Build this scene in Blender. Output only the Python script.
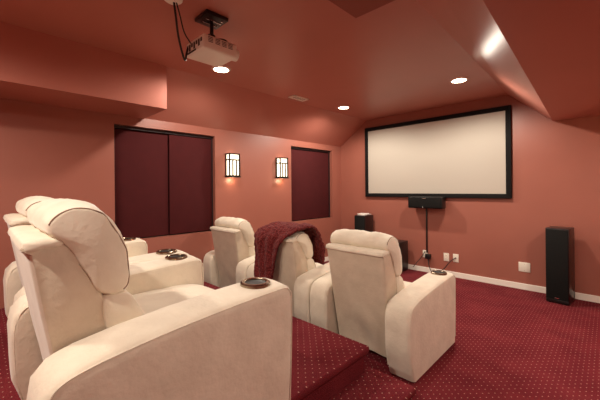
import bpy, bmesh, math, random
from mathutils import Vector, Matrix, noise
from math import radians, sin, cos, pi, atan

for o in list(bpy.data.objects):
    bpy.data.objects.remove(o, do_unlink=True)
S = bpy.context.scene
COL = S.collection
random.seed(4)

# ------------------------------------------------------------------ camera
EYE = 1.33
yaw, roll = radians(44.3), atan(.0095)
cd = bpy.data.cameras.new('camera')
cam = bpy.data.objects.new('camera', cd)
COL.objects.link(cam)
Rv = Vector((cos(yaw), sin(yaw), 0)); Fv = Vector((-sin(yaw), cos(yaw), 0)); Zv = Vector((0, 0, 1))
rx = cos(roll) * Rv - sin(roll) * Zv
up = cos(roll) * Zv + sin(roll) * Rv
m = Matrix((rx, up, -Fv)).transposed().to_4x4()
m.translation = Vector((0, 0, EYE))
cam.matrix_world = m
cd.sensor_width = 36
cd.lens = 316 / 600 * 36
cd.shift_y = -11.6 / 600
cd.clip_start = .02
S.camera = cam

# ------------------------------------------------------------------ world, exposure
wd = bpy.data.worlds.new('world'); S.world = wd; wd.use_nodes = True
wd.node_tree.nodes['Background'].inputs[0].default_value = (1, .8, .65, 1)
wd.node_tree.nodes['Background'].inputs[1].default_value = .02
S.view_settings.view_transform = 'Standard'
S.view_settings.look = 'None'
S.view_settings.gamma = 1
S.view_settings.use_curve_mapping = False
S.view_settings.exposure = 0.50
SPOT_W = 95          # each recessed can
SPOT_COL = (1.0, .90, .77)
SCONCE_W = .7

# ------------------------------------------------------------------ dimensions
W = -3.69      # left wall
D = 4.92       # front wall
RX = 1.3       # right wall (out of view)
BY = -1.8      # back wall (out of view)
ZC = 2.54      # ceiling
ZS = 2.12      # soffits

# ------------------------------------------------------------------ materials
def mat(name, col, rough=.5, metal=0, spec=.5, emit=None, estr=0, sheen=0):
    m = bpy.data.materials.new(name); m.use_nodes = True
    b = m.node_tree.nodes['Principled BSDF']
    b.inputs['Base Color'].default_value = (*col, 1)
    b.inputs['Roughness'].default_value = rough
    b.inputs['Metallic'].default_value = metal
    b.inputs['Specular IOR Level'].default_value = spec
    if sheen:
        b.inputs['Sheen Weight'].default_value = sheen
        b.inputs['Sheen Roughness'].default_value = .5
    if emit:
        b.inputs['Emission Color'].default_value = (*emit, 1)
        b.inputs['Emission Strength'].default_value = estr
    return m

def nodes(m):
    nt = m.node_tree
    return nt, nt.nodes, nt.links, nt.nodes['Principled BSDF']

def noisy(name, c1, c2, scale, rough, bump=0, bscale=None, bdist=.002, spec=.5, sheen=0, detail=4):
    m = mat(name, c1, rough, spec=spec, sheen=sheen)
    nt, N, L, b = nodes(m)
    tc = N.new('ShaderNodeTexCoord')
    n = N.new('ShaderNodeTexNoise'); n.inputs['Scale'].default_value = scale; n.inputs['Detail'].default_value = detail
    L.new(tc.outputs['Object'], n.inputs['Vector'])
    r = N.new('ShaderNodeValToRGB')
    r.color_ramp.elements[0].position = .35; r.color_ramp.elements[1].position = .65
    r.color_ramp.elements[0].color = (*c1, 1); r.color_ramp.elements[1].color = (*c2, 1)
    L.new(n.outputs['Fac'], r.inputs['Fac']); L.new(r.outputs['Color'], b.inputs['Base Color'])
    if bump:
        n2 = N.new('ShaderNodeTexNoise'); n2.inputs['Scale'].default_value = bscale or scale * 5
        n2.inputs['Detail'].default_value = 3
        L.new(tc.outputs['Object'], n2.inputs['Vector'])
        bp = N.new('ShaderNodeBump'); bp.inputs['Strength'].default_value = bump; bp.inputs['Distance'].default_value = bdist
        L.new(n2.outputs['Fac'], bp.inputs['Height']); L.new(bp.outputs['Normal'], b.inputs['Normal'])
    return m

M = {}
M['wall'] = noisy('terracotta_paint', (.33, .112, .078), (.35, .120, .084), 2.0, .42, .12, 160, .001)
M['ceil'] = noisy('terracotta_gloss_paint', (.45, .158, .115), (.47, .165, .121), 2.0, .40, .10, 120, .001)
M['white'] = mat('white_trim_paint', (.90, .84, .74), .4)
M['plate'] = mat('ivory_plastic', (.82, .76, .64), .35)
M['panel'] = noisy('plum_blackout_fabric', (.066, .011, .012), (.074, .012, .013), 8, .85, .2, 400, .001, spec=.15)
M['panel_dark'] = mat('plum_frame', (.018, .006, .007), .6)
M['black'] = mat('black_satin', (.008, .007, .007), .35)
M['velvet'] = mat('black_screen_border', (.006, .005, .005), .8, spec=.2)
M['screen'] = mat('screen_vinyl', (.49, .45, .385), .8, spec=.1)
M['grille'] = noisy('speaker_grille_cloth', (.006, .006, .006), (.012, .012, .011), 300, .8, .3, 600, .001, spec=.15)
M['cherry'] = noisy('dark_cherry_veneer', (.012, .004, .004), (.020, .006, .005), 14, .3)
M['bronze'] = mat('oil_rubbed_bronze', (.015, .010, .007), .45, metal=.6)
M['chrome'] = mat('nickel_cup_ring', (.36, .29, .21), .25, metal=1)
M['cup'] = mat('shade_cup_well', (.012, .009, .007), .45, metal=.2)  # near-black colour stands in for the shade of a deeper well
M['proj'] = mat('projector_plastic', (.84, .80, .72), .4)
M['vent'] = mat('vent_slots', (.05, .045, .04), .7)
M['lens'] = mat('projector_lens', (.01, .01, .02), .05, spec=.8)
M['canlamp'] = mat('lit_can_lens', (1, .9, .8), .4, emit=(1, .86, .68), estr=20)
M['glow'] = mat('lit_sconce_glass', (.9, .8, .65), .3, emit=(1, .84, .58), estr=1.9)
M['chromebits'] = mat('bare_steel', (.5, .5, .5), .25, metal=1)
M['paper'] = mat('paper', (.8, .77, .72), .6)
M['seam'] = mat('seam_dark_thread', (.30, .20, .14), .9, spec=.1)  # thread darker than the upholstery, for the pillow seams
M['rubber'] = mat('black_rubber_cable', (.008, .008, .008), .55)

def microfibre(name, c1, c2):
    m = noisy(name, c1, c2, 9, .86, .55, 46, .004, spec=.2, sheen=.35)
    return m
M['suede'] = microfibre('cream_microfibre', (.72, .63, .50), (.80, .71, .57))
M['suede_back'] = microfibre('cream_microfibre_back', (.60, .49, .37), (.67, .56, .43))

def carpet():
    m = mat('burgundy_pindot_carpet', (.14, .012, .02), .95, spec=.1)
    nt, N, L, b = nodes(m)
    tc = N.new('ShaderNodeTexCoord')
    sp = N.new('ShaderNodeSeparateXYZ'); L.new(tc.outputs['Object'], sp.inputs[0])
    def mth(op, a, bb=None, cc=None):
        n = N.new('ShaderNodeMath'); n.operation = op
        for i, v in enumerate((a, bb, cc)):
            if v is None: continue
            if isinstance(v, (int, float)): n.inputs[i].default_value = v
            else: L.new(v, n.inputs[i])
        return n.outputs[0]
    x = sp.outputs[0]; y = mth('ADD', sp.outputs[1], sp.outputs[2])
    s = .056
    def lattice(ox, oy):
        u = mth('SUBTRACT', mth('FRACT', mth('ADD', mth('DIVIDE', x, s), ox)), .5)
        v = mth('SUBTRACT', mth('FRACT', mth('ADD', mth('DIVIDE', y, s), oy)), .5)
        d = mth('SQRT', mth('ADD', mth('MULTIPLY', u, u), mth('MULTIPLY', v, v)))
        return d
    d = mth('MINIMUM', lattice(0, 0), lattice(.5, .5))
    mr = N.new('ShaderNodeMapRange'); mr.inputs['From Min'].default_value = .025; mr.inputs['From Max'].default_value = .075
    mr.inputs['To Min'].default_value = 1; mr.inputs['To Max'].default_value = 0
    L.new(d, mr.inputs['Value'])
    nz = N.new('ShaderNodeTexNoise'); nz.inputs['Scale'].default_value = 3.5; nz.inputs['Detail'].default_value = 6
    L.new(tc.outputs['Object'], nz.inputs['Vector'])
    nf = N.new('ShaderNodeTexNoise'); nf.inputs['Scale'].default_value = 170; nf.inputs['Detail'].default_value = 2
    L.new(tc.outputs['Object'], nf.inputs['Vector'])
    r = N.new('ShaderNodeValToRGB'); r.color_ramp.elements[0].position = .33; r.color_ramp.elements[1].position = .7
    r.color_ramp.elements[0].color = (.11, .010, .016, 1); r.color_ramp.elements[1].color = (.21, .028, .034, 1)
    L.new(mth('ADD', mth('MULTIPLY', nz.outputs['Fac'], .55), mth('MULTIPLY', nf.outputs['Fac'], .45)), r.inputs['Fac'])
    mx = N.new('ShaderNodeMix'); mx.data_type = 'RGBA'
    L.new(mr.outputs[0], mx.inputs[0]); L.new(r.outputs['Color'], mx.inputs[6]); mx.inputs[7].default_value = (.62, .36, .29, 1)
    L.new(mx.outputs[2], b.inputs['Base Color'])
    bp = N.new('ShaderNodeBump'); bp.inputs['Strength'].default_value = .8; bp.inputs['Distance'].default_value = .006
    L.new(nf.outputs['Fac'], bp.inputs['Height']); L.new(bp.outputs['Normal'], b.inputs['Normal'])
    return m
M['carpet'] = carpet()

def knit():
    m = mat('burgundy_chenille', (.20, .02, .025), .9, spec=.12, sheen=.08)
    nt, N, L, b = nodes(m)
    tc = N.new('ShaderNodeTexCoord')
    v = N.new('ShaderNodeTexVoronoi'); v.inputs['Scale'].default_value = 85
    L.new(tc.outputs['Object'], v.inputs['Vector'])
    r = N.new('ShaderNodeValToRGB'); r.color_ramp.elements[0].position = .05; r.color_ramp.elements[1].position = .6
    r.color_ramp.elements[0].color = (.27, .043, .038, 1); r.color_ramp.elements[1].color = (.10, .011, .012, 1)
    L.new(v.outputs['Distance'], r.inputs['Fac']); L.new(r.outputs['Color'], b.inputs['Base Color'])
    bp = N.new('ShaderNodeBump'); bp.inputs['Strength'].default_value = .9; bp.inputs['Distance'].default_value = .008
    bp.invert = True
    L.new(v.outputs['Distance'], bp.inputs['Height']); L.new(bp.outputs['Normal'], b.inputs['Normal'])
    return m
M['knit'] = knit()

# ------------------------------------------------------------------ helpers
def obj(name, bm, material, parent=None, smooth=False, recalc=True):
    if recalc: bmesh.ops.recalc_face_normals(bm, faces=bm.faces)
    me = bpy.data.meshes.new(name); bm.to_mesh(me); bm.free()
    for mm in (material if isinstance(material, (list, tuple)) else [material]):
        me.materials.append(mm)
    if smooth:
        for p in me.polygons: p.use_smooth = True
        if smooth != 'all':
            try: me.set_sharp_from_angle(angle=radians(smooth if smooth is not True else 35))
            except Exception: pass
    o = bpy.data.objects.new(name, me); COL.objects.link(o)
    if parent: o.parent = parent
    return o

def box(bm, x0, x1, y0, y1, z0, z1, mi=0):
    vs = [bm.verts.new((x, y, z)) for x in (x0, x1) for y in (y0, y1) for z in (z0, z1)]
    F = []
    for f in ((0, 1, 3, 2), (4, 6, 7, 5), (0, 4, 5, 1), (2, 3, 7, 6), (0, 2, 6, 4), (1, 5, 7, 3)):
        fc = bm.faces.new([vs[i] for i in f]); fc.material_index = mi; F.append(fc)
    return vs, F

def bevel(bm, w, seg=2, angle=30, verts=None):
    es = [e for e in bm.edges if len(e.link_faces) == 2 and e.calc_face_angle(0) > radians(angle)]
    if verts is not None:
        vs = set(verts); es = [e for e in es if e.verts[0] in vs and e.verts[1] in vs]
    bmesh.ops.bevel(bm, geom=es, offset=w, segments=seg, affect='EDGES', profile=.5)

def B(x0, x1, y0, y1, z0, z1, bev=0, seg=2):
    bm = bmesh.new(); box(bm, x0, x1, y0, y1, z0, z1)
    if bev: bmesh.ops.recalc_face_normals(bm, faces=bm.faces); bevel(bm, bev, seg)
    return bm

def prism(bm, pts, axis, a0, a1):
    """polygon pts (2D) extruded along axis 'x' (pts are y,z) or 'y' (pts are x,z) or 'z'"""
    def mk(p, a):
        return {'x': (a, p[0], p[1]), 'y': (p[0], a, p[1]), 'z': (p[0], p[1], a)}[axis]
    A = [bm.verts.new(mk(p, a0)) for p in pts]; C = [bm.verts.new(mk(p, a1)) for p in pts]
    bm.faces.new(A); bm.faces.new(C[::-1])
    n = len(pts)
    for i in range(n): bm.faces.new((A[i], C[i], C[(i + 1) % n], A[(i + 1) % n]))
    return A + C

def cyl(bm, c, r, h, seg=24, axis='z', r2=None):
    """cylinder from point c along +axis by h"""
    r2 = r if r2 is None else r2
    rot = {'z': Matrix(), 'x': Matrix.Rotation(pi / 2, 4, 'Y'), 'y': Matrix.Rotation(-pi / 2, 4, 'X')}[axis]
    T = Matrix.Translation(c) @ rot @ Matrix.Translation((0, 0, h / 2))
    bmesh.ops.create_cone(bm, cap_ends=True, segments=seg, radius1=r, radius2=r2, depth=h, matrix=T)

def lathe(bm, prof, c=(0, 0, 0), seg=28):
    rings = []
    for r, z in prof:
        rings.append([bm.verts.new((c[0] + r * cos(2 * pi * k / seg), c[1] + r * sin(2 * pi * k / seg), c[2] + z)) for k in range(seg)])
    for a, b2 in zip(rings, rings[1:]):
        for k in range(seg):
            bm.faces.new((a[k], a[(k + 1) % seg], b2[(k + 1) % seg], b2[k]))
    return rings

def tube(bm, pts, r, seg=8):
    pts = [Vector(p) for p in pts]
    # smooth the path (Catmull-Rom)
    P = []
    n = len(pts)
    for i in range(n - 1):
        p0 = pts[max(i - 1, 0)]; p1 = pts[i]; p2 = pts[i + 1]; p3 = pts[min(i + 2, n - 1)]
        st = 6 if n > 2 else 1
        for k in range(st):
            t = k / st
            P.append(.5 * ((2 * p1) + (-p0 + p2) * t + (2 * p0 - 5 * p1 + 4 * p2 - p3) * t * t + (-p0 + 3 * p1 - 3 * p2 + p3) * t ** 3))
    P.append(pts[-1])
    rings = []
    nv = None
    for i, p in enumerate(P):
        t = (P[min(i + 1, len(P) - 1)] - P[max(i - 1, 0)]).normalized()
        if nv is None:
            nv = t.orthogonal().normalized()
        nv = (nv - t * nv.dot(t)).normalized()
        b = t.cross(nv)
        rings.append([bm.verts.new(p + r * (cos(2 * pi * k / seg) * nv + sin(2 * pi * k / seg) * b)) for k in range(seg)])
    for a, b2 in zip(rings, rings[1:]):
        for k in range(seg): bm.faces.new((a[k], a[(k + 1) % seg], b2[(k + 1) % seg], b2[k]))
    bm.faces.new(rings[0][::-1]); bm.faces.new(rings[-1])

def empty(name, loc, label=None, cat=None, group=None, rz=0):
    o = bpy.data.objects.new(name, None); COL.objects.link(o)
    o.empty_display_size = .1
    o.location = loc; o.rotation_euler = (0, 0, rz)
    tag(o, label, cat, group)
    return o

def tag(o, label=None, cat=None, group=None, kind=None):
    if label: o['label'] = label
    if cat: o['category'] = cat
    if group: o['group'] = group
    if kind: o['kind'] = kind
    return o

def struct(name, bm, m, parent=None, smooth=False):
    o = obj(name, bm, m, parent, smooth)
    if not parent: o['kind'] = 'structure'
    return o

def copy_tree(o, parent=None):
    c = o.copy(); COL.objects.link(c)
    if parent: c.parent = parent
    for ch in list(o.children): copy_tree(ch, c)
    return c

# ------------------------------------------------------------------ room shell
struct('floor', B(W - .2, RX + .1, BY - .1, D + .1, -.1, 0), M['carpet'])
struct('ceiling', B(W - .2, RX + .1, BY - .1, D + .1, ZC, ZC + .1), M['ceil'])
struct('wall_front', B(W - .2, RX + .1, D, D + .12, 0, ZC), M['wall'])
struct('wall_back', B(W - .2, RX + .1, BY - .12, BY, 0, ZC), M['wall'])
struct('wall_right', B(RX, RX + .12, BY, D, 0, ZC), M['wall'])
WIN = [(1.01, 2.19), (3.58, 4.645)]
WZ = (.78, 2.025)
bm = bmesh.new()
box(bm, W - .2, W, BY, D, 0, WZ[0]); box(bm, W - .2, W, BY, D, WZ[1], ZC)
ys = [BY, WIN[0][0], WIN[0][1], WIN[1][0], WIN[1][1], D]
for i in (0, 2, 4): box(bm, W - .2, W, ys[i], ys[i + 1], WZ[0], WZ[1])
struct('wall_left', bm, M['wall'])

# left slope between ceiling and wall (from the boxed soffit to the screen wall)
BXE = 1.31
bm = bmesh.new(); prism(bm, [(-3.11, ZC), (W, ZC), (W, 2.125)], 'y', BXE, D)
struct('ceiling_slope_left', bm, M['ceil'])
# boxed soffit over the rear left
struct('ceiling_soffit_left', B(W, -3.09, BY, BXE, ZS, ZC), M['ceil'])
# right slope and low soffit
bm = bmesh.new()
def sec(y):
    u = -.935 + (D - y) * .018; l = -.478 + (D - y) * .030
    return [bm.verts.new((u, y, ZC)), bm.verts.new((l, y, ZS)), bm.verts.new((RX, y, ZS)), bm.verts.new((RX, y, ZC))]
a, b_ = sec(D), sec(BY)
bm.faces.new(a); bm.faces.new(b_[::-1])
for i in range(4): bm.faces.new((a[i], b_[i], b_[(i + 1) % 4], a[(i + 1) % 4]))
struct('ceiling_soffit_right', bm, M['ceil'])
# flat ceiling panel, darker and duller than the ceiling around it
M['ceil_patch'] = noisy('ceiling_patch_matte', (.26, .075, .055), (.28, .080, .058), 3, .8)
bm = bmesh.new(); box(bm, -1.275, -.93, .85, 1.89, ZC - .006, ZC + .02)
struct('ceiling_dark_patch', bm, M['ceil_patch'])

# baseboards
def skirting(name, x0, x1, y0, y1):
    bm = bmesh.new()
    box(bm, x0, x1, y0, y1, 0, .078)
    bmesh.ops.recalc_face_normals(bm, faces=bm.faces); bevel(bm, .004, 2)
    struct(name, bm, M['white'])
skirting('baseboard_front', W, RX, D - .014, D)
skirting('baseboard_left', W, W + .014, 1.75, D)
skirting('baseboard_right', RX - .014, RX, BY, D)

# windows covered by plum panels
def window(n, y0, y1, seam):
    w = empty('window_%d' % n, (W - .10, (y0 + y1) / 2, WZ[0])); w['kind'] = 'structure'
    w.empty_display_size = .1
    yc = (y0 + y1) / 2; h = WZ[1] - WZ[0]
    for a, b2, dx in (((y0, seam, 0), (seam, y1, .018)) if seam else ((y0, y1, .006),)):
        bm = B(dx, dx + .02, a - yc + .004, b2 - yc - .004, .015, h - .035, .004)
        obj('shade_panel', bm, M['panel'], w, True)
    bm = bmesh.new()
    box(bm, -.03, .0, y0 - yc, y1 - yc, 0, h)
    box(bm, 0, .055, y0 - yc, y1 - yc, h - .03, h)
    box(bm, 0, .045, y0 - yc, y0 - yc + .018, 0, h - .03)
    box(bm, 0, .045, y1 - yc - .018, y1 - yc, 0, h - .03)
    obj('window_frame', bm, M['panel_dark'], w)
window(1, *WIN[0], 1.61)
window(2, *WIN[1], None)

# seating platform and side step, carpeted, with rounded nosings
P = .335
def carpet_block(name, x0, x1, y0, y1, z, nose=.028, left=False):
    bm = bmesh.new()
    box(bm, x0, x1 - nose, y0, y1 - nose, 0, z - .05)
    vs, _ = box(bm, x0, x1, y0, y1, z - .05, z)
    bmesh.ops.recalc_face_normals(bm, faces=bm.faces)
    es = [e for e in bm.edges if all(v in vs for v in e.verts) and all(v.co.z > z - .06 for v in e.verts)
          and (all(abs(v.co.x - x1) < 1e-5 for v in e.verts) or all(abs(v.co.y - y1) < 1e-5 for v in e.verts))]
    bmesh.ops.bevel(bm, geom=es, offset=.018, segments=4, affect='EDGES', profile=.5)
    return struct(name, bm, M['carpet'], None, 40)
carpet_block('floor_platform', W, -1.082, BY, 1.73, P)
carpet_block('floor_step', -1.12, -.808, BY, 1.79, P / 2)

# ------------------------------------------------------------------ recessed ceiling lights
def can_light(x, y, z, label, k=1.0):
    o = empty('recessed_light', (x, y, z), label, 'ceiling light', 'recessed ceiling lights')
    bm = bmesh.new(); lathe(bm, [(.072, -.001), (.074, -.012), (.088, -.010), (.094, -.001), (.094, .004), (.072, .004)])
    obj('trim_ring', bm, M['white'], o, True)
    bm = bmesh.new(); lathe(bm, [(.0005, -.014), (.04, -.0125), (.072, -.003), (.072, .003), (.0005, .003)])
    obj('lens', bm, M['canlamp'], o, True)
    ld = bpy.data.lights.new('can_beam', 'SPOT'); ld.energy = SPOT_W * k; ld.color = SPOT_COL
    ld.spot_size = radians(172); ld.spot_blend = .45; ld.shadow_soft_size = .055
    lo = bpy.data.objects.new('can_beam', ld); COL.objects.link(lo); lo.parent = o; lo.location = (0, 0, -.03)
    return o
can_light(-2.83, 3.85, ZC, 'round lit ceiling light in the far corner, left of the screen', .88)
can_light(-1.20, 3.82, ZC, 'round lit ceiling light above the screen, nearest the right slope', .88)
can_light(-2.78, 1.73, ZC, 'round lit ceiling light right beneath the projector in view', .60)
can_light(-2.15, -.80, ZC, 'added unseen ceiling light over the back of the platform, behind the camera', .75)  # out-of-view can added to light the seats from behind
can_light(-1.15, -.80, ZC, 'added unseen ceiling light behind the camera, nearer the low right soffit', 1.0)  # second unseen can, added as fill for the seat backs
can_light(.55, 3.0, ZS, 'added unseen ceiling light in the low right soffit, toward the screen wall', .6)  # unseen can added to brighten the right sides of the seats
can_light(.60, .55, ZS, 'added unseen ceiling light in the low right soffit, right of the camera', .38)  # unseen fill can added for seat backs and arm sides

# ------------------------------------------------------------------ wall sconces
def sconce():
    o = empty('wall_sconce', (W, 2.43, 1.50))
    w, d, h = .085, .10, .31
    bm = bmesh.new(); box(bm, 0, .012, -w + .01, w - .01, .01, h - .01)
    obj('back_plate', bm, M['bronze'], o)
    t = .016
    bm = bmesh.new()
    # corner posts and rails
    for y in (-w, w - t):
        box(bm, d - t, d, y, y + t, 0, h); box(bm, 0, t, y, y + t, 0, h)
        for z in (0, .215, h - t):
            box(bm, 0, d, y, y + t, z, z + t)
    for z in (0, .215, h - t):
        box(bm, d - t, d, -w, w, z, z + t)
    for y in (-w / 3 - .006, w / 3 - .006):
        box(bm, d - t, d + .002, y, y + .012, 0, .215)
    box(bm, -.0, d + .008, -w - .008, w + .008, -.012, .0)
    obj('frame', bm, M['bronze'], o)
    bm = bmesh.new()
    box(bm, .014, d - t + .002, -w + t - .003, w - t + .003, .004, h - .006)
    g = obj('glass_shade', bm, M['glow'], o)
    for zz, e in ((-.05, 2.0),):
        ld = bpy.data.lights.new('sconce_bulb', 'POINT'); ld.energy = SCONCE_W * e * .5; ld.color = (1, .74, .46); ld.shadow_soft_size = .03
        lo = bpy.data.objects.new('sconce_bulb', ld); COL.objects.link(lo); lo.parent = o; lo.location = (.06, 0, zz)
    return o
s1 = sconce()
s2 = copy_tree(s1); s2.location.y = 3.335
s3 = copy_tree(s1); s3.location = (RX, 3.85, 1.50); s3.rotation_euler.z = pi  # unseen sconce added to brighten the right soffit, with a stronger bulb
for ch in s3.children:
    if ch.type == 'LIGHT':
        ch.data = ch.data.copy(); ch.data.energy = 14; ch.location.z = .36
tag(s3, 'added unseen lantern sconce on the right wall outside the frame', 'wall lamp', 'lantern wall sconces')
tag(s1, 'lit bronze framed glass lantern sconce nearer the wide covered window', 'wall lamp', 'lantern wall sconces')
tag(s2, 'lit bronze framed glass lantern sconce beside the narrow covered window, farther back', 'wall lamp', 'lantern wall sconces')

# ------------------------------------------------------------------ projection screen
sx0, sx1, sz0, sz1 = -3.125, -.905, 1.17, 2.395
o = empty('projection_screen', ((sx0 + sx1) / 2, D, sz0), 'wide blank off-white projection screen in a thick black frame', 'projection screen')
hw = (sx1 - sx0) / 2; hh = sz1 - sz0; fb = .062
bm = bmesh.new()
for a in (((-hw, 0), (hw, 0), (hw - fb, fb), (-hw + fb, fb)), ((hw, 0), (hw, hh), (hw - fb, hh - fb), (hw - fb, fb)),
          ((hw, hh), (-hw, hh), (-hw + fb, hh - fb), (hw - fb, hh - fb)), ((-hw, hh), (-hw, 0), (-hw + fb, fb), (-hw + fb, hh - fb))):
    prism(bm, a, 'y', -.045, -.002)
bmesh.ops.recalc_face_normals(bm, faces=bm.faces); bevel(bm, .004, 2)
obj('frame', bm, M['velvet'], o, True)
obj('screen_surface', B(-hw + fb - .005, hw - fb + .005, -.030, -.022, fb - .005, hh - fb + .005), M['screen'], o)

# ------------------------------------------------------------------ centre speaker on the wall
o = empty('center_speaker', (-1.985, D, 1.0), 'long black centre speaker mounted on the wall beneath the screen', 'speaker')
bm = B(-.26, .26, -.205, -.055, .01, .185, .012, 3); obj('cabinet', bm, M['black'], o, True)
bm = B(-.25, .25, -.222, -.204, .018, .178, .012, 3); obj('grille', bm, M['grille'], o, True)
bm = B(-.028, .028, -.2245, -.221, .158, .166); obj('badge', bm, M['chromebits'], o)
bm = bmesh.new(); cyl(bm, (-.02, -.228, .030), .005, .008, 12, 'y'); obj('indicator', bm, M['paper'], o)
bm = B(-.07, .07, -.057, 0, .04, .15, .004); obj('bracket', bm, M['black'], o)

o = tag(obj('cable_raceway', B(-2.046, -2.024, D - .016, D, .31, 1.03, .003), M['black'], None, True),
        'thin black cable channel running down the wall from the centre speaker', 'cable cover')

# ------------------------------------------------------------------ outlets
def plate(name, x, z, w, h, label, cat, kind):
    o = empty(name, (x, D, z), label, cat)
    bm = B(-w / 2, w / 2, -.007, 0, -h / 2, h / 2, .003); obj('cover_plate', bm, M['plate'], o, True)
    if kind == 'duplex':
        for dz in (-.022, .022):
            bm = bmesh.new(); cyl(bm, (0, -.0095, dz), .016, .003, 16, 'y')
            s = obj('socket', bm, M['plate'], o)
            bm = bmesh.new(); box(bm, -.007, -.005, -.0102, -.009, dz - .005, dz + .005); box(bm, .005, .007, -.0102, -.009, dz - .005, dz + .005)
            obj('slots', bm, M['vent'], s)
    if kind == 'jack':
        bm = bmesh.new(); cyl(bm, (0, -.012, .0), .010, .006, 12, 'y'); obj('jack', bm, M['vent'], o)
    if kind == 'blank':
        for dz in (-.04, .04):
            bm = bmesh.new(); cyl(bm, (0, -.0085, dz), .003, .002, 8, 'y'); obj('screw', bm, M['chromebits'], o)
    return o
plate('wall_outlet', -2.065, .285, .075, .115, 'small ivory wall outlet at the lower end of the black cable channel', 'wall outlet', 'duplex')
plate('wall_outlet', -1.745, .28, .078, .12, 'left one of the two ivory plates side by side above the baseboard', 'wall outlet', 'duplex')
jack = plate('cable_jack', -1.612, .284, .078, .12, 'right one of the two ivory plates side by side, with a round jack', 'wall plate', 'jack')
plate('blank_plate', -.78, .29, .125, .122, 'large blank ivory wall plate alone beside the tall speaker', 'wall plate', 'blank')
o = empty('power_plug', (-2.02, D - .008, .27), 'black plug block pushed into the wall outlet below the centre speaker', 'plug')
obj('plug_body', B(-.028, .05, -.05, 0, -.05, .025, .006), M['black'], o, True)
bm = bmesh.new(); tube(bm, [(.02, -.03, -.04), (.03, -.05, -.12), (.055, -.06, -.19), (.10, -.08, -.262)], .006); obj('cord', bm, M['rubber'], o, True)
bm = bmesh.new(); tube(bm, [(0, -.012, 0), (-.045, -.025, -.03), (-.088, -.05, -.084), (-.158, -.07, -.184), (-.248, -.10, -.269), (-.368, -.14, -.274)], .006)
obj('cord', bm, M['rubber'], jack, True)['label'] = 'black cord hanging to the floor'
bm = bmesh.new(); tube(bm, [(-2.06, D - .018, .33), (-2.12, D - .04, .22), (-2.17, D - .06, .15), (-2.20, D - .08, .10), (-2.22, D - .10, .07)], .005)
tag(obj('speaker_cable', bm, M['rubber'], None, True), 'thin black cable sagging from the outlet toward the low black subwoofer', 'cord')

# ------------------------------------------------------------------ tower speakers and subwoofer
def tower(x, y, h, label, w=.212, d=.26, cloth=True):
    o = empty('tower_speaker', (x, y, 0), label, 'speaker', 'black tower speakers')
    bm = B(-w / 2, w / 2, 0, d, .012, h, .004); obj('cabinet', bm, M['cherry'], o, True)
    bm = B(-w / 2 + .006, w / 2 - .006, -.018, .001, .05, h - .012, .006, 2); obj('grille', bm, M['grille'], o, True)
    bm = B(-w / 2 + .004, w / 2 - .004, -.008, .002, .012, .048, .002); obj('front_baffle', bm, M['black'], o, True)
    bm = B(-.022, .022, -.0195, -.017, .062, .070); obj('badge', bm, M['chromebits'], o)
    for sx in (-1, 1):
        for yy in (.03, d - .03):
            bm = bmesh.new(); cyl(bm, (sx * (w / 2 - .03), yy, 0), .014, .013, 12)
            obj('foot', bm, M['rubber'], o, True)
    return o
tower(-.420, 4.575, .85, 'tall black tower speaker standing on the carpet right of the screen').rotation_euler.z = radians(-7)
tower(-3.06, 4.60, .855, 'black tower speaker in the far left corner, with white papers on top')
o = empty('paper_stack', (-3.06, 4.64, .856), 'small stack of white papers lying on the far left tower speaker', 'papers')
bm = bmesh.new()
for k, (dx, dy, rot) in enumerate(((0, .02, .05), (.005, .03, -.08), (-.004, .025, .2))):
    vs, _ = box(bm, -.075, .075, -.02, .16, k * .009, k * .009 + .008)
    bmesh.ops.transform(bm, matrix=Matrix.Translation((dx, dy, 0)) @ Matrix.Rotation(rot, 4, 'Z'), verts=vs)
obj('sheets', bm, M['paper'], o)

o = empty('subwoofer', (-2.50, 4.50, 0), 'low black subwoofer box on the floor, half hidden behind the front right recliner', 'speaker')
obj('cabinet', B(-.19, .19, 0, .34, .015, .475, .006), M['black'], o, True)
obj('grille', B(-.18, .18, -.018, .001, .04, .465, .006), M['grille'], o, True)
for a in (-.15, .15):
    for b2 in (.04, .30):
        bm = bmesh.new(); cyl(bm, (a, b2, 0), .016, .016, 12)
        obj('foot', bm, M['rubber'], o, True)

# ------------------------------------------------------------------ projector on ceiling mount
o = empty('projector', (-2.0, 1.17, ZC), 'off-white projector hanging from the ceiling on a black mount', 'projector')
mt = obj('ceiling_plate', B(-.085, .085, -.085, .085, -.026, 0, .004), M['black'], o, True)
bm = bmesh.new()
for dx in (-.03, .02): box(bm, dx, dx + .008, -.06, .06, -.034, -.026)
cyl(bm, (-.055, -.05, -.034), .008, .008, 10); cyl(bm, (.055, .05, -.034), .008, .008, 10)
obj('mount_rails', bm, M['chromebits'], mt)
bm = bmesh.new(); cyl(bm, (0, 0, -.15), .013, .125, 14); cyl(bm, (0, 0, -.155), .026, .03, 14)
obj('pole', bm, M['black'], o, True)
bm = bmesh.new()
for sx, sy in ((-1, -1), (1, -1), (-1, 1), (1, 1)):
    tube(bm, [(0, 0, -.150), (sx * .06, sy * .05, -.155), (sx * .085, sy * .07, -.172)], .006, 6)
obj('mount_arms', bm, M['black'], o, True)
body = bpy.data.objects.new('projector_body', None)
bm = B(-.15, .10, -.12, .145, -.275, -.175, .014, 3)
body = obj('body', bm, M['proj'], o, True)
bm = bmesh.new()
for gy in (-.085, -.03, .02, .07):
    for k in range(4):
        z = -.190 - k * .010
        box(bm, .0985, .1015, gy, gy + .036, z - .004, z)
obj('side_vents', bm, M['vent'], body)
bm = bmesh.new()
for k in range(7):
    x = -.13 + k * .032
    box(bm, x, x + .022, -.1215, -.1185, -.225 - (k % 2) * .02, -.200)
box(bm, -.12, .0, -.1215, -.1185, -.262, -.25)
obj('rear_sockets', bm, M['vent'], body)
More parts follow.
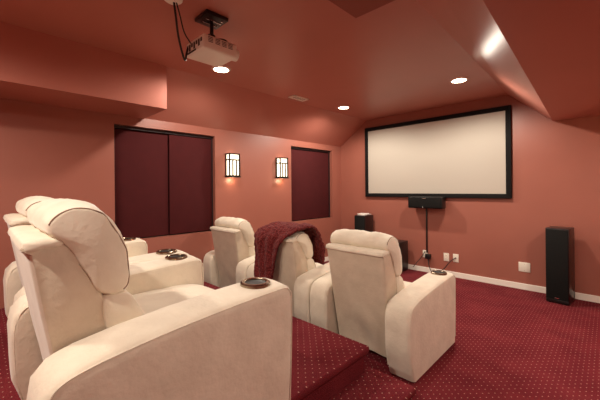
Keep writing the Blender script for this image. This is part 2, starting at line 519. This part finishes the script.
bm = bmesh.new(); lathe(bm, [(.0, .0), (.036, .0), (.040, .004), (.040, .034), (.034, .036), (.030, .028)], seg=24)
bmesh.ops.transform(bm, matrix=Matrix.Translation((.045, .140, -.232)) @ Matrix.Rotation(-pi / 2, 4, 'X'), verts=bm.verts)
lh = obj('lens_barrel', bm, M['proj'], body, True)
bm = bmesh.new(); cyl(bm, (.045, .160, -.232), .031, .006, 20, 'y'); obj('lens_glass', bm, M['lens'], lh)
bm = bmesh.new(); tube(bm, [(-.10, -.05, -.176), (-.10, .0, -.172), (-.06, .05, -.176)], .006, 6); obj('cable_tie', bm, M['rubber'], body)

# ceiling box with cables
cb = empty('cable_outlet', (-1.935, .865, ZC), 'round white ceiling box with black cables coming out beside the projector', 'ceiling box')
bm = bmesh.new(); lathe(bm, [(.0005, -.035), (.045, -.035), (.056, -.027), (.060, -.004), (.060, 0), (.0005, 0)]); obj('box_cover', bm, M['white'], cb, True)
cc = bpy.data.objects.new('tmp', None)
bpy.data.objects.remove(cc)
bm = bmesh.new()
tube(bm, [(-1.945, .875, 2.51), (-1.965, .895, 2.44), (-2.005, .93, 2.33), (-2.055, .985, 2.235), (-2.085, 1.015, 2.225), (-2.10, 1.03, 2.27), (-2.10, 1.04, 2.315)], .007)
tag(obj('video_cable', bm, M['rubber'], None, True), 'thick black cable looping down from ceiling box into rear of projector', 'cord', None)
bm = bmesh.new()
tube(bm, [(-1.935, .885, 2.51), (-1.965, .92, 2.46), (-2.01, .97, 2.38), (-2.04, 1.02, 2.345), (-2.05, 1.04, 2.335)], .0045)
tag(obj('power_cable', bm, M['rubber'], None, True), 'thin black cable running straight from the ceiling box to the top of the projector', 'cord', None)

# ceiling air vent
o = empty('ceiling_vent', (-2.955, 3.02, ZC), 'small rectangular white air vent in the ceiling between two lights', 'air vent')
bm = bmesh.new(); x, y = .06, .14
box(bm, -x, x, -y, -y + .018, -.012, 0); box(bm, -x, x, y - .018, y, -.012, 0)
box(bm, -x, -x + .018, -y, y, -.012, 0); box(bm, x - .018, x, -y, y, -.012, 0)
obj('frame', bm, M['white'], o)
bm = bmesh.new()
for k in range(6):
    yy = -y + .03 + k * .042
    vs, _ = box(bm, -x + .018, x - .018, yy, yy + .022, -.010, -.007)
obj('slats', bm, M['white'], o)
obj('duct', B(-x + .016, x - .016, -y + .016, y - .016, -.003, -.001), M['vent'], o)

# ------------------------------------------------------------------ recliner
SW = .905          # full width
AW = .19          # arm width
def wrinkle(v, amp, sc, seed=0.):
    n = noise.noise(Vector((v.x * sc + seed, v.y * sc, v.z * sc)))
    return n * amp

def soft_sweep(prof, hw, end=.82, power=5, nseg=26, amp=.006, sc=9, seed=0, dip=None):
    """closed (y,z) outline swept across x with rounded, pillow-like ends"""
    # resample outline smoothly
    pts = [Vector(p) for p in prof]; n = len(pts); out = []
    for i in range(n):
        p0, p1, p2, p3 = pts[i - 1], pts[i], pts[(i + 1) % n], pts[(i + 2) % n]
        for k in range(4):
            t = k / 4
            out.append(.5 * ((2 * p1) + (-p0 + p2) * t + (2 * p0 - 5 * p1 + 4 * p2 - p3) * t * t + (-p0 + 3 * p1 - 3 * p2 + p3) * t ** 3))
    c = sum(out, Vector((0, 0))) / len(out)
    bm = bmesh.new(); rings = []
    for j in range(nseg + 1):
        s = sin((j / nseg - .5) * pi)           # dense at the ends
        k = end + (1 - end) * (max(0, 1 - abs(s) ** power)) ** .5
        x = hw * s
        ring = []
        for q in out:
            p = c + (q - c) * k
            v = Vector((x, p.x, p.y))
            d = wrinkle(v, amp, sc, seed) + wrinkle(v, amp * .45, sc * 2.7, seed + 5)
            r = (p - c); 
            if r.length > 1e-6: r = r.normalized()
            ring.append(bm.verts.new((x, p.x + r.x * d, p.y + r.y * d)))
        rings.append(ring)
    m_ = len(out)
    for a, b2 in zip(rings, rings[1:]):
        for i in range(m_): bm.faces.new((a[i], a[(i + 1) % m_], b2[(i + 1) % m_], b2[i]))
    for ring, x in ((rings[0], -1), (rings[-1], 1)):
        cx = sum((v.co for v in ring), Vector()) / m_
        # inner loop then centre, slightly domed
        inner = [bm.verts.new(cx + (v.co - cx) * .55 + Vector((x * .012, 0, 0))) for v in ring]
        cv = bm.verts.new(cx + Vector((x * .016, 0, 0)))
        for i in range(m_):
            bm.faces.new((ring[i], ring[(i + 1) % m_], inner[(i + 1) % m_], inner[i]))
            bm.faces.new((inner[i], inner[(i + 1) % m_], cv))
    return bm, c

ARM = [(.05, .012), (-.005, .20), (-.012, .40), (.0, .475), (.035, .515), (.10, .537), (.23, .556), (.38, .570), (.58, .583), (.76, .590),
       (.835, .589), (.864, .572), (.874, .53), (.870, .30), (.855, .012)]
def arm_mesh(sign):
    cx = sign * (SW / 2 - AW / 2)
    bm = bmesh.new()
    # cross-sections along x: side panels with crowned, rounded top edge
    h = AW / 2
    n = 14
    xs = [-h + (2 * h) * .5 * (1 - cos(pi * j / n)) for j in range(n + 1)]
    cy, cz = .43, .30
    rings = []
    # resample the outline
    pts = [Vector(p) for p in ARM]; out = []
    L_ = len(pts)
    for i in range(L_):
        p1, p2 = pts[i], pts[(i + 1) % L_]
        k_ = max(1, int((p2 - p1).length / .05))
        if i == L_ - 1: k_ = 8
        for k in range(k_): out.append(p1.lerp(p2, k / k_))
    for x in xs:
        e = abs(x) / h
        inset = .020 * (1 - math.sqrt(max(0, 1 - max(0, (e - .72) / .28) ** 2)))
        crown = .010 * (1 - e ** 2)
        ring = []
        for q in out:
            d = Vector((q.x - cy, q.y - cz))
            # inset normal to boundary, approximated toward the centre per axis
            yy = q.x - math.copysign(min(inset, abs(d.x)), d.x) * min(1, abs(d.x) / .30)
            zz = q.y - (inset * min(1, max(0, d.y) / .12) if d.y > 0 else 0)
            if d.y > 0: zz += crown * min(1, d.y / .25)
            v = Vector((x + cx, yy, zz))
            w_ = wrinkle(v, .004, 7, sign * 3)
            ring.append(bm.verts.new((v.x, yy + (w_ if abs(d.x) > .3 else 0), zz + w_ * (1 if d.y > .15 else 0))))
        rings.append(ring)
    m_ = len(out)
    for a, b2 in zip(rings, rings[1:]):
        for i in range(m_): bm.faces.new((a[i], a[(i + 1) % m_], b2[(i + 1) % m_], b2[i]))
    # side faces as a fan of loops for gentle bulge
    for ring, sx in ((rings[0], -1), (rings[-1], 1)):
        cc_ = Vector((ring[0].co.x, cy, cz))
        prev = ring
        for f_, bul in ((.9, .001), (.6, .002)):
            cur = []
            for v in ring:
                p = cc_ + (v.co - cc_) * f_
                p.x = ring[0].co.x + sx * (bul + wrinkle(p, .0018, 5, 9))
                cur.append(bm.verts.new(p))
            for i in range(m_): bm.faces.new((prev[i], prev[(i + 1) % m_], cur[(i + 1) % m_], cur[i]))
            prev = cur
        cv = bm.verts.new(cc_ + Vector((sx * .002, 0, 0)))
        for i in range(m_): bm.faces.new((prev[i], prev[(i + 1) % m_], cv))
    return bm

def recliner():
    o = empty('recliner', (0, 0, 0))
    hi = SW / 2 - AW          # half inner width
    # base body
    bm = bmesh.new()
    prism(bm, [(.20, .05), (.16, .30), (.30, .36), (.80, .36), (.80, .05)], 'x', -hi + .006, hi - .006)
    bmesh.ops.recalc_face_normals(bm, faces=bm.faces); bevel(bm, .01, 2)
    obj('base', bm, M['suede'], o, True)
    for sx in (-1, 1):
        for y in (.10, .78):
            bm = bmesh.new(); cyl(bm, (sx * (SW / 2 - .10), y, 0), .022, .05, 12)
            obj('foot', bm, M['black'], o, True)
    for sg in (-1, 1):
        a = obj('armrest', arm_mesh(sg), M['suede'], o, 50)
        # cup holder
        cx, cy, cz = sg * (SW / 2 - AW / 2), .745, .5985
        bm = bmesh.new(); lathe(bm, [(.045, -.004), (.045, .008), (.048, .012), (.056, .012), (.063, .007), (.065, -.008)], (cx, cy, cz), 32)
        ch = obj('cup_holder', bm, M['chrome'], a, True)
        bm = bmesh.new(); lathe(bm, [(.0005, .0035), (.020, .0035), (.044, .004), (.047, .006)], (cx, cy, cz), 28)
        obj('cup_well', bm, M['cup'], ch, True)
        for side in (-1, 1):
            # stitched edge where the side panel meets the top band
            bm = bmesh.new()
            tube(bm, [(cx + side * (AW / 2 - .004), y + (.012 if y < .03 else -.004 if y > .84 else 0), z - .006) for y, z in
                      [(.035, .08), (-.002, .20), (-.010, .40), (.003, .470), (.037, .510), (.10, .533), (.23, .552), (.38, .566), (.58, .579), (.76, .586), (.83, .585), (.860, .568), (.872, .53), (.868, .30), (.857, .06)]], .0028, 6)
            obj('piping', bm, M['suede'], a, True)
    # back shell : leaning slab with flared lower front
    sh = [(.010, .862), (.034, .70), (.066, .50), (.104, .28), (.140, .065), (.32, .065), (.335, .40), (.265, .545), (.195, .70), (.110, .862)]
    bm = bmesh.new()
    nx = 22; hwid = hi - .003
    pts = [Vector(p) for p in sh]; out = []
    for i in range(len(pts)):
        p1, p2 = pts[i], pts[(i + 1) % len(pts)]
        k_ = max(1, int((p2 - p1).length / .028))
        for k in range(k_): out.append(p1.lerp(p2, k / k_))
    rings = []
    for j in range(nx + 1):
        s = sin((j / nx - .5) * pi); x = hwid * s
        ring = []
        e = max(0, (abs(s) - .93) / .07)
        ins = .012 * e * e
        for q in out:
            y_, z_ = q.x, q.y
            rear = y_ < .145 and z_ < .84
            if rear:
                # slack fabric lower down on the rear panel
                low = max(0, min(1, (.60 - z_) / .35)) * (1 - abs(s) ** 3)
                dy = low * (.024 * noise.noise(Vector((x * 7 + z_ * 4, 3, z_ * 3.2))) + .009 * sin((x * 9 + z_ * 11)))
                dy += .010 * (1 - abs(s) ** 6) * (1 if .1 < z_ < .82 else .3) * .5
                y_ += dy
            y_ += ins if q.x < .145 and q.y < .85 else -ins
            if z_ > .85: z_ -= ins
            ring.append(bm.verts.new((x * (1 - .13 * max(0, .86 - z_) ** 1.0), y_, z_)))
        rings.append(ring)
    m_ = len(out)
    for a, b2 in zip(rings, rings[1:]):
        for i in range(m_): bm.faces.new((a[i], a[(i + 1) % m_], b2[(i + 1) % m_], b2[i]))
    bm.faces.new(rings[0]); bm.faces.new(rings[-1][::-1])
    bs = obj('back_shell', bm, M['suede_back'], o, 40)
    # rolled top edge of the shell
    bm, _ = soft_sweep([(.006, .838), (.004, .862), (.016, .872), (.06, .877), (.105, .870), (.108, .848), (.05, .838)], hwid - .004, .93, 8, 20, .004, 14, 3)
    obj('top_roll', bm, M['suede'], bs, 'all')
    # head pillow
    prof = [(.085, .868), (.055, .905), (.060, .950), (.105, .982), (.160, .990), (.215, .965), (.262, .895), (.292, .81), (.307, .72), (.300, .660), (.26, .635), (.195, .655), (.155, .745), (.115, .83)]
    bm, c = soft_sweep(prof, hi + .004, .80, 4.5, 30, .013, 10, 1)
    bm.verts.ensure_lookup_table(); m_ = len(prof) * 4
    seams = [[bm.verts[jj * m_ + q].co.copy() for q in range(6, 40, 2)] for jj in (2, 28)]
    hp = obj('headrest', bm, M['suede'], o, 'all')
    for path in seams:
        bm = bmesh.new(); tube(bm, path, .0026, 6)
        obj('seam', bm, M['seam'], hp, True)
    # lumbar cushion
    prof = [(.20, .655), (.265, .665), (.305, .640), (.345, .56), (.38, .47), (.36, .41), (.28, .41), (.22, .52)]
    bm, c = soft_sweep(prof, hi - .004, .86, 5, 26, .006, 8, 7)
    lc = obj('lumbar_cushion', bm, M['suede'], o, 'all')
    # seat cushion
    prof = [(.24, .36), (.24, .43), (.34, .462), (.55, .470), (.74, .462), (.84, .435), (.872, .38), (.85, .345), (.50, .345)]
    bm, c = soft_sweep(prof, hi - .006, .9, 6, 26, .007, 7, 11)
    obj('seat_cushion', bm, M['suede'], o, 'all')
    # footrest front
    prof = [(.80, .06), (.80, .33), (.84, .345), (.875, .32), (.885, .20), (.875, .08), (.84, .055)]
    bm, c = soft_sweep(prof, hi - .008, .92, 6, 22, .005, 7, 13)
    obj('footrest', bm, M['suede'], o, 'all')
    for q in (bs, hp, lc): q.location.y = -.018
    return o

proto = recliner()
SEATS = [
    (-1.498, .105, P, 1.09, 'nearest big cream microfibre recliner on the platform, filling the lower left', 'rear'),
    (-2.492, .135, P, 1.09, 'cream recliner on the platform beyond the nearest one, closest to the wide covered window', 'rear'),
    (-3.222, 2.0, 0, 1.0, 'cream recliner in the front row standing against the left wall under the sconces', 'front'),
    (-2.309, 2.0, 0, 1.0, 'cream front row recliner with the burgundy blanket thrown over its back', 'front'),
    (-1.395, 2.0, 0, 1.0, 'cream recliner at the right end of the front row, its back and side bare', 'front'),
]
seat_obj = []
for i, (x, y, z, s, lab, g) in enumerate(SEATS):
    r = proto if i == 0 else copy_tree(proto)
    r.location = (x, y, z); r.scale = (s, 1.0, .97 if s > 1 else 1.0)
    tag(r, lab, 'recliner', 'recliners in the %s row' % g)
    seat_obj.append(r)
# the pillow under the blanket is pressed down
for ch in seat_obj[3].children:
    if ch.name.startswith('headrest'):
        ch.scale.z = .82; ch.location.z = .645 * .18

# ------------------------------------------------------------------ blanket over the back of the middle front recliner
def blanket():
    path = [(-.075, .45), (-.060, .56), (-.052, .68), (-.048, .80), (-.040, .86), (-.010, .905), (.040, .938), (.11, .958), (.19, .950),
            (.258, .895), (.298, .82), (.318, .74), (.326, .66), (.330, .58)]
    left = [-.20, -.22, -.24, -.25, -.26, -.27, -.28, -.28, -.28, -.28, -.28, -.27, -.26, -.25]
    right = [.02, .05, .08, .13, .19, .25, .295, .308, .310, .310, .310, .308, .302, .295]
    P_ = []
    n = len(path)
    def interp(arr, t):
        i = min(int(t), n - 2); f_ = t - i
        a0, a1, a2, a3 = arr[max(i - 1, 0)], arr[i], arr[i + 1], arr[min(i + 2, n - 1)]
        return .5 * ((2 * a1) + (-a0 + a2) * f_ + (2 * a0 - 5 * a1 + 4 * a2 - a3) * f_ * f_ + (-a0 + 3 * a1 - 3 * a2 + a3) * f_ ** 3)
    NT, NX = 150, 80
    ys_ = [p[0] for p in path]; zs_ = [p[1] for p in path]
    bm = bmesh.new(); rows = []
    for a in range(NT + 1):
        t = (n - 1) * a / NT
        y, z = interp(ys_, t), interp(zs_, t); l, r = interp(left, t), interp(right, t)
        y2, z2 = interp(ys_, min(t + .05, n - 1)), interp(zs_, min(t + .05, n - 1))
        y1, z1 = interp(ys_, max(t - .05, 0)), interp(zs_, max(t - .05, 0))
        nrm = Vector((-(z2 - z1), (y2 - y1))); 
        if nrm.length > 1e-9: nrm.normalize()
        nrm = Vector((nrm.x, nrm.y))
        row = []
        for b2 in range(NX + 1):
            u = b2 / NX; x = l + (r - l) * u
            fold = .012 * (1 + sin(u * 17 + t * .8 + 1.5 * sin(t * .6))) * (1 if t < 4.5 or t > 9 else .45)
            fold += .008 * (1 + noise.noise(Vector((x * 10, t * .9, 2))))
            kn = .009 * noise.noise(Vector((x * 42, y * 42, z * 42)))
            droop = 0
            ex = max(0, abs(x) - .285)
            d = fold * .75 + kn
            droop = max(0, -x - .10) * .22 * (1 if 4 < t < 9 else 0) * min(1, max(0, t - 4)) * min(1, max(0, 9 - t))
            row.append(bm.verts.new((x, y + nrm.x * d, z + nrm.y * d - ex * .55 - droop)))
        rows.append(row)
    for a, b2 in zip(rows, rows[1:]):
        for i in range(NX): bm.faces.new((a[i], a[i + 1], b2[i + 1], b2[i]))
    o = obj('throw_blanket', bm, M['knit'], None, 'all')
    md = o.modifiers.new('thick', 'SOLIDIFY'); md.thickness = .022; md.offset = 1
    return o
bl = blanket()
bl.location = (SEATS[3][0], SEATS[3][1] + .03, 0)
tag(bl, 'burgundy chenille throw blanket draped over the back of a front row recliner', 'blanket')
